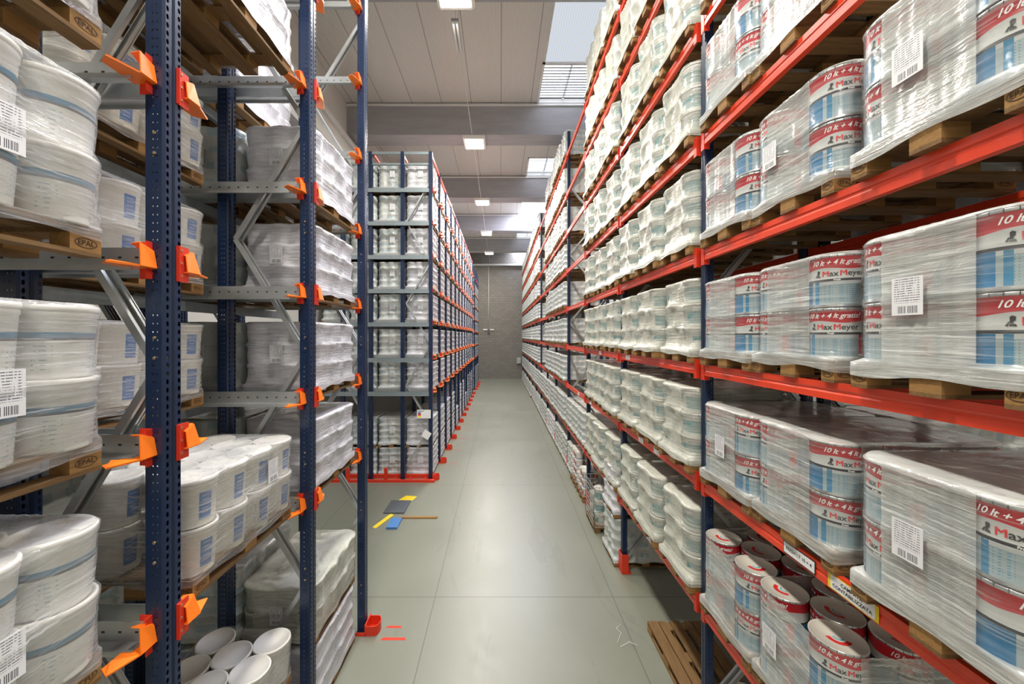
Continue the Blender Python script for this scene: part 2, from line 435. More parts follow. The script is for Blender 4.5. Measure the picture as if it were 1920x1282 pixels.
for i, by in enumerate(BEAMY):
    b = MB().mat('concrete'); b.box(XLW, XRW, by, by+.8, ZB, ZP+.3)
    b.mat('conduit').box(XLW, XRW, by-.06, by, ZP-.12, ZP-.06)
    struct('trim_%d' % (i+2), b)
b = MB().mat('conduit'); b.box(XLW, XRW, WALLY-.25, WALLY, ZB-.35, ZB-.2); struct('trim_7', b)
b = MB().mat('concrete'); b.box(XLW, XLW+.45, -6, WALLY, ZB-1.9, ZB-1.5); b.mat('conduit').box(XLW, XLW+.12, -6, WALLY, ZB-.3, ZB-.1); struct('trim_8', b)

# ------------------------------------------------------------ luminaires
def lamp(x, y, ordn, label):
    t = put('ceiling_lamp', None, loc=(x, y, ZB), label=label, cat='lamp', group='square ceiling lamps under the concrete beams')
    b = MB().mat('white'); b.box(-.42, .42, -.42, .42, -.10, -.005)
    b.prism([(-.42, -.10), (.42, -.10), (.36, -.14), (-.36, -.14)], (0, .84, 0), (0, -.42, 0)); b.build('housing', t)
    g = MB().mat('lamp'); g.box(-.34, .34, -.34, .34, -.152, -.1405); g.build('diffuser', t)
    l = bpy.data.lights.new('lamp_light', 'AREA'); l.shape = 'SQUARE'; l.size = .66; l.energy = LAMP_W; l.color = (1, .955, .87)
    lo = bpy.data.objects.new('lamp_light', l); COL.objects.link(lo); lo.parent = t; lo.location = (0, 0, -.16)
for i, by in enumerate(BEAMY):
    lamp(-1.0, by+.42, i, 'bright square lamp under the %s concrete ceiling beam above the aisle' % ['nearest', 'second', 'third', 'fourth', 'farthest'][i])
lamp(-1.0, 2.2, 9, 'square lamp above the aisle over the camera'); lamp(-1.0, -3.0, 9, 'square lamp above the aisle behind the camera')
for x in (6.6,):
    for y in (2.2, 14.5, 27.3): lamp(x, y-.0 if y < 3 else y, 9, 'square lamp above the hidden aisle behind the right rack, %s' % ('near' if y < 3 else 'middle' if y < 20 else 'far'))
b = MB().mat('conduit'); b.tube([(-1.06, 9.9, ZB-.02), (-1.06, 20, ZB-.03), (-1.06, WALLY-.02, ZB-.02)], .012, 6)
b.build('lamp_cable', label='thin white cable strung from lamp to lamp along the aisle ceiling', cat='cable')
t = put('tube_fitting', None, loc=(-1.08, 9.35, ZB-.1), label='long grey tube fitting hanging at the near end of the cable', cat='lamp fitting')
b = MB().mat('galv'); b.box(-.09, .09, -.48, .48, -.02, .05); b.build('tray', t)
b = MB().mat('conduit'); b.tube([(-.04, -.45, -.05), (-.04, .45, -.05)], .03, 10); b.tube([(.045, -.45, -.05), (.045, .45, -.05)], .03, 10); b.build('tube', t)
b = MB().mat('galv'); b.tube([(0, -.3, .05), (0, -.3, 1.2)], .006, 6); b.tube([(0, .3, .05), (0, .3, 1.2)], .006, 6); b.build('hanger', t)
t = put('wall_unit', None, loc=(-1.2, WALLY, 5.05), label='small grey device with two white arms on the far wall', cat='device')
b = MB().mat('greyb'); b.box(-.11, .11, -.14, -.002, -.32, .02); b.build('box', t)
b = MB().mat('paper'); b.box(-.55, -.14, -.1, -.02, -.04, .08); b.box(.14, .55, -.1, -.02, -.04, .08); b.build('arm', t)
b = MB().mat('conduit'); b.tube([(-1.2, WALLY-.03, 5.1), (-1.2, WALLY-.03, ZB-.4)], .02, 6)
b.build('wall_conduit', label='thin vertical pale conduit running down the far block wall', cat='conduit')
b = MB().mat('galv'); b.box(1.72, 2.12, WALLY-.25, WALLY-.02, 1.6, 2.2); b.build('wall_cabinet', label='small pale cabinet on the far wall beside the right rack', cat='cabinet')

# ------------------------------------------------------------ upright posts and frames (local +X is the aisle side)
def post_mesh(name, h, dep=.11, w=.13):
    b = MB()
    pts = [(-dep, -w/2+.03), (-dep, -w/2), (-.012, -w/2), (0, -w/2+.012), (0, -.012), (-.012, 0), (0, .012), (0, w/2-.012), (-.012, w/2), (-dep, w/2), (-dep, w/2-.03)]
    inn = [(-dep+.004, -w/2+.03), (-dep+.004, -w/2+.004), (-.014, -w/2+.004), (-.004, -w/2+.014), (-.004, -.012), (-.016, 0), (-.004, .012), (-.004, w/2-.014), (-.014, w/2-.004), (-dep+.004, w/2-.004), (-dep+.004, w/2-.03)]
    n = len(pts); base = 0
    for P in (pts, inn):
        for z in (0, h): b.v += [(p[0], p[1], z) for p in P]
    for i in range(n-1):
        b.mat('flange' if i in (1, 8) else 'web' if i in (3, 6) else 'navy')
        b.face((i, n+i, n+i+1, i+1)); b.face((2*n+i, 2*n+i+1, 3*n+i+1, 3*n+i))
    b.mat('navy')
    for k in (0, n-1): b.face((k, n+k, 3*n+k, 2*n+k))
    for i in range(n-1): b.face((n+i, n+i+1, 3*n+i+1, 3*n+i))
    b.box(-dep-.02, .02, -w/2-.01, w/2+.01, 0, .008)
    return b.mesh(name)
def brace_meshes(h, depth, z0, step, start_front, r=.022):
    out = []; z = z0; fr = start_front
    while z+step < h:
        x0, x1 = (-.06, -depth+.06) if fr else (-depth+.06, -.06)
        b = MB().mat('galv')
        for dy in (-.045, .045):
            b.bar((x0, dy, z), (x1, dy, z+step), .045, .006, (0, 1, 0)); d = .019
            for q in (-d, d): b.bar((x0, dy-.012 if dy > 0 else dy+.012, z+q*1.5), (x1, dy-.012 if dy > 0 else dy+.012, z+step+q*1.5), .006, .024, (0, 1, 0))
        out.append(b.mesh('brace')); z += step; fr = not fr
    return out
def frame(loc, side, h, depth, braces, pm, label, group, guard, name='upright_frame', bolts=True):
    """side +1: rack left of the aisle (aisle side towards +X); -1: right rack"""
    t = put(name, None, loc=loc, rz=0 if side > 0 else PI, label=label, cat='rack upright', group=group)
    put('post', pm, t); put('post', pm, t, loc=(-depth, 0, 0), rz=PI if False else 0)
    for m in braces: put('brace', m, t)
    if guard: put('foot_guard', guard, t)
    if bolts: put('bolt', BOLTS, t)
    return t
b = MB().mat('bolt')
for z in (.6, .72, 1.83, 1.95, 3.05, 3.17, 4.27, 4.39, 5.49, 5.61):
    b.lathe([(.009, 0), (.009, .008)], 8); 
    for i in range(len(b.v)-16, len(b.v)):
        x, y, zz = b.v[i]; b.v[i] = (-.053+x, -.065-zz, z+y)
BOLTS = b.mesh('bolt')
# U shaped red guard (left rack) and tall angle guard (right rack)
def u_guard():
    b = MB().mat('red'); n = 10; R = .11; X0 = .02; X1 = .17; H = .14
    path = [(X0, -R)] + [(X1-.02+R*.55*math.sin(PI*k/n), -R*math.cos(PI*k/n)) for k in range(n+1)] + [(X0, R)]
    for i in range(len(path)-1):
        p, q = path[i], path[i+1]
        b.bar((p[0], p[1], H/2), (q[0], q[1], H/2), .010, H)
    b.box(X0-.005, X0+.012, -R-.01, R+.01, 0, .16); b.box(X0, X1, -R, R, 0, .006)
    b.box(-.12, .03, -R-.01, -R, 0, .05)
    return b.mesh('foot_guard')
def l_guard():
    b = MB().mat('red')
    b.box(.012, .022, -.085, .085, 0, .36); b.box(-.10, .022, -.095, -.085, 0, .36); b.box(-.10, .022, .085, .095, 0, .36)
    b.plate([(.02, -.2, 0), (.02, .09, 0), (-.16, .09, 0), (-.16, -.2, 0)], .012)
    b.plate([(.022, -.085, .02), (.022, -.2, .012), (.022, -.085, .14)], .008)
    return b.mesh('foot_guard')
UG = u_guard(); LG = l_guard()

# near left rack
POSTN = post_mesh('post', 10.4); POSTF = post_mesh('post', 10.06); POSTR = post_mesh('post', 11.3, .09, .10)
BRN = brace_meshes(10.4, .87, .55, 1.22, False); BRF = brace_meshes(10.0, .86, .4, 1.25, False); BRR = brace_meshes(11.3, 1.1, .25, 1.15, True)
for k, y in enumerate(LY):
    frame((-XL+.08, y, 0), 1, 10.4, .87, BRN, POSTN, ['navy perforated upright frame nearest the camera on the left', 'navy perforated upright frame, second from the camera on the left', 'navy upright frame ending the near left rack, red foot guard beside it'][k], 'navy uprights of the near left rack', UG)
    for n in (1,):
        t = frame((-XL+.08-1.85*n, y, 0), 1, 10.4, .87, BRN, POSTN, 'navy upright frame deep inside the near left rack, behind the %s front upright' % ORD[k], 'inner uprights of the near left rack', None)
for k, y in enumerate(FY):
    frame((-XL, y, 0), 1, 10.06, .86, BRF if k == 0 else BRF[::2], POSTF, 'navy upright frame of the far left rack, %s from the camera, with red foot guard' % ORD[k], 'uprights of the far left rack', UG, bolts=False)
for n in (1,):
    frame((-XL-1.84*n, FY[0], 0), 1, 10.06, .86, BRF, POSTF, 'navy upright frame at the front of the far left rack, %s from the aisle' % ORD[n], 'front uprights of the far left rack', None, bolts=False)
for k, y in enumerate(GY):
    frame((-XL+.03, y, 0), 1, 9.3, .86, BRF[::2], POSTF, 'distant navy upright frame of the last left rack, %s from the camera' % ORD[k], 'uprights of the last left rack', UG, bolts=False)
for k, y in enumerate(RY):
    frame((XR, y, 0), -1, 11.3, 1.1, BRR if k < 9 else [], POSTR, 'navy upright frame of the right rack, %s one from the camera' % (['hidden nearest']+ORD)[k], 'uprights of the right rack', LG, bolts=False)
for k in range(0, 6):
    frame((XR+2.5, RY[k], 0), 1, 11.3, 1.1, BRR, POSTR, 'navy upright frame of the rack behind the right rack, %s from the camera' % ORD[k], 'uprights of the rack behind', None, bolts=False)

# ------------------------------------------------------------ rails with orange guides (drive-in rack)
def rail_meshes(L, detail=True):
    r = MB().mat('galv')       # local: +X to the aisle, +Y into the lane, z=0 support surface
    r.box(-L, -.03, .004, .012, -.005, .115); r.box(-L, -.03, .012, .085, -.008, 0)
    r.box(-L, -.03, .080, .086, -.03, -.008)
    if detail:
        for k in range(int(L/.1)): r.mat('black').box(-.08-k*.1, -.06-k*.1, .012, .0125, .05, .062)
    o = MB().mat('orange')
    o.plate([(-.09, .0, -.012), (.035, .0, -.012), (.035, .10, -.012), (-.02, .235, -.012), (-.09, .19, -.012)], .007)
    o.plate([(.035, .0, -.008), (.035, .10, -.008), (.008, .078, .130), (.02, .004, .095)], .007)
    o.plate([(.035, .10, -.008), (-.02, .235, -.008), (-.07, .16, .01)], .006)
    o.plate([(.02, .004, .095), (.008, .078, .130), (-.05, .07, .125), (-.05, .004, .095)], .006)
    p = MB().mat('red'); p.box(.006, .012, -.040, .040, -.07, .15)
    p.box(-.06, .010, -.004, .004, -.07, .15); p.box(.006, .028, -.046, -.040, -.07, .15)
    for z in (-.04, .04, .12): p.mat('bolt').box(.012, .018, -.025, -.011, z, z+.014)
    if not detail:
        o.v = [(x+.055, y, z) for x, y, z in o.v]; p.v = [(x-.02, y*.6, z*.6) for x, y, z in p.v]
    return r.mesh('rail'), o.mesh('guide'), p.mesh('bracket_plate')
RN = rail_meshes(3.5); RF = rail_meshes(3.4, False)
def mirror(me):
    m = me.copy()
    for v in m.vertices: v.co.y = -v.co.y
    m.flip_normals(); return m
RNm = [mirror(m) for m in RN]; RFm = [mirror(m) for m in RF]
def rail(loc, ms, label, group, w=.065):
    s = 1 if ms in (RN, RF) else -1
    t = put('pallet_rail', None, loc=(loc[0], loc[1]+s*w, loc[2]), label=label, cat='rack rail', group=group)
    put('rail', ms[0], t); put('guide', ms[1], t, label='bright orange flared guide'); put('bracket_plate', ms[2], t)
for k, y in enumerate(LY):
    for z, zz in enumerate(LZ):
        for ms, sd in ((RNm, 'near'), (RN, 'far')):
            if k == 2 and ms is RN: continue
            if k == 0 and z > 3: continue
            rail((-XL+(.075 if sd == 'far' else .0), y, zz), ms, 'orange-tipped steel rail, %s rail level up, %s side of the %s left upright' % (ORD[z], sd, ['nearest', 'second', 'third'][k]), 'rails of the near left rack')
for k, y in enumerate(FY):
    for z, zz in enumerate(FZ):
        for ms in ((RF,) if k == 0 else (RFm, RF) if k < 11 else (RFm,)):
            rail((-XL+.01, y, zz), ms, 'small orange-tipped rail, %s level up, %s side of %s upright, far left rack' % (ORD[z], 'near' if ms is RFm else 'far', ORD[k]), 'rails of the far left rack')
for k, y in enumerate(GY):
    for z, zz in enumerate(FZ[:6]):
        rail((-XL-.05, y, zz-.1), RFm, 'tiny orange-tipped rail, %s level up, %s upright of the last left rack' % (ORD[z], ORD[k]), 'rails of the last left rack')
# back bracing bars running across behind the lanes, and top beams
for z, zz in enumerate(LZ):
    b = MB().mat('galvd'); b.box(-3.32, -3.26, LY[0]-.02, LY[-1]+.07, zz-.15, zz-.05)
    b.build('cross_beam', label='dark galvanised cross beam behind the near left uprights, %s level up' % ORD[z], cat='rack beam', kind='thing', group='cross beams of the near left rack')
for z, zz in enumerate(FZ):
    b = MB().mat('galvd'); b.box(-5.6, -XL-.1, FY[0]-.075, FY[0]-.068, zz-.10, zz+.03); b.box(-5.6, -XL-.1, FY[0]-.11, FY[0]-.068, zz-.10, zz-.092)
    b.build('front_beam', label='grey steel beam across the front of the far left rack, %s level up' % ORD[z], cat='rack beam', kind='thing', group='front beams of the far left rack')
b = MB().mat('galvd'); b.box(-5.6, -XL-.02, FY[0]-.06, FY[0]+.0, 9.98, 10.05); b.box(-5.6, -XL-.02, FY[0]-.03, FY[0]+.03, 9.66, 9.72)
b.build('top_tie', label='grey tie bars across the top front of the far left rack', cat='rack beam', kind='thing')
b = MB().mat('red'); b.box(-XL-.06, -XL-.02, FY[0], FY[-1], 9.93, 10.03)
for k in (1, 2): b.box(-XL-.9*k-.02, -XL-.9*k+.02, FY[0], FY[-1], 9.93, 10.0)
b.build('top_beam', label='long red beam along the top of the far left rack', cat='rack beam', kind='thing')
b = MB().mat('red'); b.box(-XL-.04, -XL, GY[0], GY[-1], 9.2, 9.3); b.build('top_beam', label='short red beam on top of the last left rack by the wall', cat='rack beam', kind='thing')
b = MB().mat('red')
b.box(-5.6, -XL+.1, FY[0]-.28, FY[0]-.2, 0, .07); b.box(-5.6, -XL+.1, FY[0]+.05, FY[0]+.12, 0, .12)
for x in (-5.0, -4.1, -3.2, -2.75, -2.3): b.box(x-.03, x+.03, FY[0]-.2, FY[0]+.05, .01, .05)
for x in (-4.6, -3.45): b.box(x-.05, x+.05, FY[0]-.26, FY[0]-.2, 0, .42)
b.build('floor_rail', label='red steel floor rail along the front foot of the far left rack', cat='floor rail')

# ------------------------------------------------------------ beams of the right rack
def rbeam_mesh(L):
    b = MB().mat('beam')
    prof = [(0, 0), (-.0, -.045), (.006, -.055), (.006, -.065), (0, -.075), (0, -.12), (.05, -.12), (.05, -.03), (.035, -.03), (.035, 0)]
    b.prism(prof, (0, L, 0)); body = b.mesh('beam')
    c = MB().mat('red'); c.box(-.004, .001, -.0, .055, -.17, .05); c.box(-.004, .06, -.003, .0, -.17, .05)
    for z in (-.15, -.05, .02): c.mat('black').box(-.0045, -.004, .02, .032, z, z+.012)
    return body, c.mesh('connector')
BL = 2.81-.10
BEAM, CON = rbeam_mesh(BL)
def rbeam(x, y, z, label, group, flip=False):
    t = put('shelf_beam', None, loc=(x, y, z), label=label, cat='rack beam', kind='thing', group=group)
    put('beam', BEAM, t); put('connector', CON, t); put('connector', CON, t, loc=(0, BL-.055, 0))
    return t
BAY = ['nearest bay', 'second bay', 'third bay', 'fourth bay', 'fifth bay', 'sixth bay', 'seventh bay', 'eighth bay', 'ninth bay', 'tenth bay', 'eleventh bay', 'twelfth bay', 'thirteenth bay']
RB = {}
for k in range(13):
    for z, zz in enumerate(RZ):
        if k == 0 and z > 5: continue
        RB[k, z] = rbeam(XR-.045, RY[k]+.05, zz, 'orange-red shelf beam, %s level up, %s on the aisle side of the right rack' % (ORD[z], BAY[k]), 'front beams of the right rack')
        if k < 4: rbeam(XR+1.14, RY[k]+.05, zz, 'orange-red rear shelf beam, %s level up, %s of the right rack' % (ORD[z], BAY[k]), 'rear beams of the right rack')
        if k < 4 and z < 5: rbeam(XR+1.36, RY[k]+.05, zz-.1, 'red shelf beam of the rack behind, %s level up, %s' % (ORD[z], BAY[k]), 'beams of the rack behind')
# shelf labels on the second level beam, nearest bay
def beam_label(y, w, h, lines, border, fill, size, zc, cat_label, x=XR-.045):
    t = put('shelf_label', None, loc=(x-.003, y, zc), label=cat_label, cat='label')
    b = MB().mat(border); b.box(-.002, 0, -w/2, w/2, -h/2, h/2); b.build('backing', t)
    e = .008 if border == 'black' else .006
    b = MB().mat('paper'); b.box(-.003, -.002, -w/2+ (e if border == 'black' else .022), w/2-(e if border == 'black' else .022), -h/2+e, h/2-e); b.build('card', t)
    if not lines: return
    b = MB()
    for i, ln in enumerate(lines):
        add_text(b, ln, size, 'black', lambda px, py, i=i: (-.0042, -px, py + (len(lines)-1)*size*.55 - i*size*1.1), fat=.0006)
    b.build('lettering', t)
zD = RZ[1]-.06
beam_label(2.78, .30, .095, ['FRESH LT 10 + 4'], 'black', 'paper', .034, zD, 'white shelf label with black border reading FRESH LT 10 + 4')
beam_label(2.36, .34, .10, ['CAMPATA', 'CONTABILIZZATA'], 'yellow', 'paper', .032, zD, 'yellow-edged shelf label reading CAMPATA CONTABILIZZATA')
for k, z, y, n in ((1, 0, 5.6, 'second'), (1, 1, 5.3, 'second'), (1, 1, 5.9, 'second'), (2, 1, 9.2, 'third'), (3, 1, 10.6, 'fourth'), (2, 2, 8.3, 'third'), (1, 2, 6.5, 'second')):
    beam_label(y, .2, .08, [], 'paper', 'paper', .02, RZ[z]-.06, 'small white shelf label, %s level beam of the %s bay, right rack%s' % (ORD[z], n, ', farther one' if y == 5.9 else ''))

# ------------------------------------------------------------ pallets
def pallet_mesh(stamp=False):
    b = MB().mat('wood')
    for yc, w in ((-.3275, .145), (-.19, .10), (0, .145), (.19, .10), (.3275, .145)): b.box(-.6, .6, yc-w/2, yc+w/2, .122, .144)
    for xc in (-.5275, 0, .5275): b.box(xc-.0725, xc+.0725, -.4, .4, .1, .122)
    for yc, w in ((-.35, .1), (0, .145), (.35, .1)): b.box(-.6, .6, yc-w/2, yc+w/2, 0, .022)
    b.mat('block')
    for xc in (-.5275, 0, .5275):
        for yc, w in ((-.35, .1), (0, .145), (.35, .1)): b.box(xc-.0725, xc+.0725, yc-w/2, yc+w/2, .022, .1)
    return b.mesh('wooden_pallet')
PAL = pallet_mesh()
def stamp_mesh(txt):
    b = MB()
    def ring(fn):
        n = 24
        for i in range(n):
            t0, t1 = 2*PI*i/n, 2*PI*(i+1)/n
            q = [(.052*math.cos(t0), .026*math.sin(t0)), (.052*math.cos(t1), .026*math.sin(t1)), (.048*math.cos(t1), .022*math.sin(t1)), (.048*math.cos(t0), .022*math.sin(t0))]
            k = len(b.v); b.mat('ink'); b.v += [tuple(fn(*p)) for p in q]; b.face((k, k+1, k+2, k+3))
    # on the long side facing local -Y, both corner blocks, and on the short sides facing local -X
    for xc in (-.5275, .5275):
        f = lambda px, py, xc=xc: (xc+px, -.4015, .061+py)
        add_text(b, txt, .036, 'ink', f, fat=.0006); ring(f)
    for yc in (-.35, .35):
        f = lambda px, py, yc=yc: (-.6015, yc-px*.85, .061+py)
        add_text(b, txt, .036, 'ink', f, fat=.0006); ring(f)
    return b.mesh('stamp')
ST1 = stamp_mesh('EPAL'); ST2 = stamp_mesh('CFU')
def pallet(loc, rz, label, group, st=ST1):
    o = put('wooden_pallet', PAL, loc=loc, rz=rz, label=label, cat='pallet', group=group)
    if st: put('stamp', st, o)
    return o

# ------------------------------------------------------------ pails and tins
def pail_meshes(mat, r=.158, h=.335, n=28):
    b = MB().mat(mat)
    b.lathe([(.0, 0), (r*.86, 0), (r*.865, .01), (r*.965, h-.055), (r*.99, h-.05), (r*.99, h-.028)], n, cap=False)
    body = b.mesh('pail')
    l = MB().mat('lid'); l.lathe([(r*.99, h-.028), (r*1.02, h-.026), (r*1.02, h-.004), (r*1.0, h), (r*.93, h), (r*.92, h-.008), (0.001, h-.007)], n, cap=False)
    return body, l.mesh('lid')
PA = pail_meshes('pail_stripe', .16, .35); PBl = pail_meshes('pail_blue', .158, .33); PT = pail_meshes('pail_teal', .16, .27); PRd = pail_meshes('pail_red', .13, .22); PS = pail_meshes('white', .158, .33)
def tin_meshes(r=.163, h=.355, n=36):
    b = MB().mat('tin')
    b.lathe([(.0, .004), (r*.985, .004), (r*1.0, 0), (r*1.0, .008), (r*.985, .014), (r*.985, .176), (r*.992, .18), (r*.985, .186), (r*.985, h-.02), (r*1.01, h-.016), (r*1.01, h-.003), (r*.99, h)], n, cap=False)
    body = b.mesh('tin')
    l = MB().mat('tinlid'); l.lathe([(r*.99, h), (r*.96, h), (r*.95, h-.008), (.001, h-.007)], n, cap=False)
    tx = MB(); R = r*.985+.0018
    def cyl(a0, zc): return lambda px, py: (R*math.cos(a0+px/R), R*math.sin(a0+px/R), zc+py)
    for a0 in (0, PI):
        add_text(tx, '10 lt + 4 lt gratis!', .046, 'wtext', cyl(a0, .302), fat=.0007, shear=.35, spacing=.95)
        # MaxMeyer: two red capitals
        x = -.082
        for ch, m, wd in (('M', 'rtext', 0), ('ax', 'black', 0), ('M', 'rtext', 0), ('eyer', 'black', 0)):
            lo, hi = add_text(tx, ch, .052, m, cyl(a0+(x)/R, .226), align='LEFT', fat=0 if ch == 'M' else .0007)
            if ch == 'M':
                for dx, dr in ((.0013, .0001), (.0026, .0002)):
                    add_text(tx, ch, .052, m, (lambda px, py, g=cyl(a0+(x+dx)/R, .226), dr=dr: tuple(c*(1+dr) for c in g(px, py)[:2])+(g(px, py)[2],)), align='LEFT')
                hi += .0026
            x += hi+.002
        add_text(tx, 'Fresh', .016, 'wtext', cyl(a0, .184), fat=.0006)
        # little dark figure beside the name
        f = cyl(a0-.105/R, .228); tx.mat('black')
        for poly in ([(-.006,-.02),(.004,-.02),(.006,.004),(-.004,.006)], [(-.004,.004),(.010,.002),(.012,.02),(.002,.026),(-.005,.02)], [(.004,-.02),(.014,-.022),(.012,-.012),(.005,-.008)], [(-.018,-.018),(-.010,-.021),(-.004,-.004),(-.008,.0)]):
            k = len(tx.v); tx.v += [tuple(f(*p)) for p in poly]; tx.face(range(k, k+len(poly)))
    return body, l.mesh('lid'), tx.mesh('lettering')
TIN = tin_meshes()

TINC = [(-.437+.2185*i, y) for i in range(5) for y in ((-.245, .245) if i % 2 == 0 else (0.0,))]       # staggered, long side along X
PAILC = [(-.475+.3167*i, -.285+.0) for i in range(4)] + [(-.317+.3167*i, -.012) for i in range(3)] + [(-.475+.3167*i, .262) for i in range(4)]

# ------------------------------------------------------------ stretch film round a stack
def contour(cs, r, phi, tight):
    c, s = math.cos(phi), math.sin(phi)
    ru = 0
    for x, y in cs:
        d = x*c+y*s; q = x*x+y*y-r*r; disc = d*d-q
        if disc > 0: ru = max(ru, d+math.sqrt(disc))
    # convex hull of the discs: rho = min over directions of support / cos
    rh = 9
    for k in range(-14, 15):
        t = phi+k*.1; sup = max(x*math.cos(t)+y*math.sin(t) for x, y in cs)+r
        rh = min(rh, sup/math.cos(k*.1))
    return rh*(1-tight)+max(ru, rh*.93)*tight, rh-ru
def rect(phi, a, b):
    c, s = abs(math.cos(phi)), abs(math.sin(phi))
    return min(a/c if c > 1e-6 else 9, b/s if s > 1e-6 else 9)
def film_mesh(mat, cs, r, tiers, th, seed, tight=.35, top=True, skirt=.085, M=132, cone=True, amp=.005, body=None):
    rnd = random.Random(seed); ph = [rnd.uniform(0, 6.3) for _ in range(8)]
    # angles: denser near the corners
    phis = [2*PI*i/M for i in range(M)]
    RR = {}
    def ringR(rad):
        if rad not in RR: RR[rad] = [contour(cs, rad, p, tight)[0] for p in phis]
        return RR[rad]
    R1 = ringR(r*1.03+.004)
    near = [contour(cs, r, p, tight)[1] < .008 for p in phis]
    RC = [rect(p, .612, .412) for p in phis]
    rings = [(skirt, RC, 1.0, 0), (.12, RC, 1.0, 0), (.157, RC, .998, .4)]
    z = .144
    for t in range(tiers):
        last = t == tiers-1
        prof = [(.10, .87), (.45, .92), (.80, .965), (.90, 1.02), (.975, 1.02)] if cone else [(.065, 1.01), (.10, .99), (.5, .99), (.93, .99), (.97, 1.02)]
        for f, q in prof:
            rings.append((z+th*f+.002, ringR(round(r*q+.007, 5)), 1.0, 1 if t or f > .2 else .6))
        z += th
    b = MB().mat(mat); zt = z
    for zi, (z, R, s, w) in enumerate(rings):
        for i, p in enumerate(phis):
            rr = R[i]*s
            if zi == 3: rr = max(rr, rr*.55+RC[i]*.45)
            a = amp*w*(math.sin(5*p+z*31+ph[0])+math.sin(9*p-z*23+ph[1])+.6*math.sin(17*p+z*57+ph[2]))
            zz = z + .006*math.sin(4*p+ph[3]) + (0.012*math.sin(7*p+ph[4]) if zi == 0 else 0)
            b.v.append(((rr+a)*math.cos(p), (rr+a)*math.sin(p), zz))
    n = M
    for k in range(len(rings)-1):
        for i in range(n):
            j = (i+1) % n
            if mat in ('film', 'filmh', 'film2'): b.mat(('clear2' if mat == 'film2' else 'clear') if k > 3 and near[i] and near[j] else mat)
            b.face((k*n+i, k*n+j, (k+1)*n+j, (k+1)*n+i), True)
    b.mat(mat)
    if top:
        for f, dz in ((.97, .012), (.86, .010), (.6, .006), (.3, .008)):
            for i, p in enumerate(phis):
                a = .006*math.sin(3*p+ph[5]+f*9)
                b.v.append((R1[i]*f*math.cos(p), R1[i]*f*math.sin(p), zt+dz+a*(f < .9)))
        m = len(rings)
        for k in range(m-1, m+3):
            for i in range(n):
                j = (i+1) % n; b.face((k*n+i, k*n+j, (k+1)*n+j, (k+1)*n+i), True)
        b.v.append((0, 0, zt+.008)); c = len(b.v)-1
        for i in range(n): b.face(((m+3)*n+i, (m+3)*n+(i+1) % n, c), True)
    return b.mesh('stretch_film')
LBL = MB().mat('label').box(-.075, .075, -.0015, 0, -.10, .10).mesh('shipping_label')
LBLs = MB().mat('label').box(-.07, .07, -.0015, 0, -.10, .10).mesh('shipping_label')
def add_label(parent, side, off, z, ext=None, tilt=0, me=None):
    """side 'Y': long face at local -Y, 'X': short face at local -X"""
    if side == 'Y': o = put('shipping_label', me or LBL, parent, loc=(off, -ext, z))
    else: o = put('shipping_label', me or LBL, parent, loc=(-ext, off, z), rz=-PI/2)
    o.rotation_euler.y = tilt
    return o

def place_local(loc, rz, x, y):
    c, s = math.cos(rz), math.sin(rz)
    return (loc[0]+c*x-s*y, loc[1]+s*x+c*y)

rest = MB()   # inner pails nobody can tell apart, collected in one object
def rest_pail(x, y, z, r, h, red=False):
    rest.mat('white'); rest.lathe([(r*.86, 0), (r*.96, h-.05), (r*1.0, h-.045), (r*1.0, h-.003)], 14, x, y, z, cap=False)
    rest.mat('lid'); b = len(rest.v); 
    for i in range(14): rest.v.append((x+r*math.cos(2*PI*i/14), y+r*math.sin(2*PI*i/14), z+h-.003))
    rest.face(range(b, b+14))

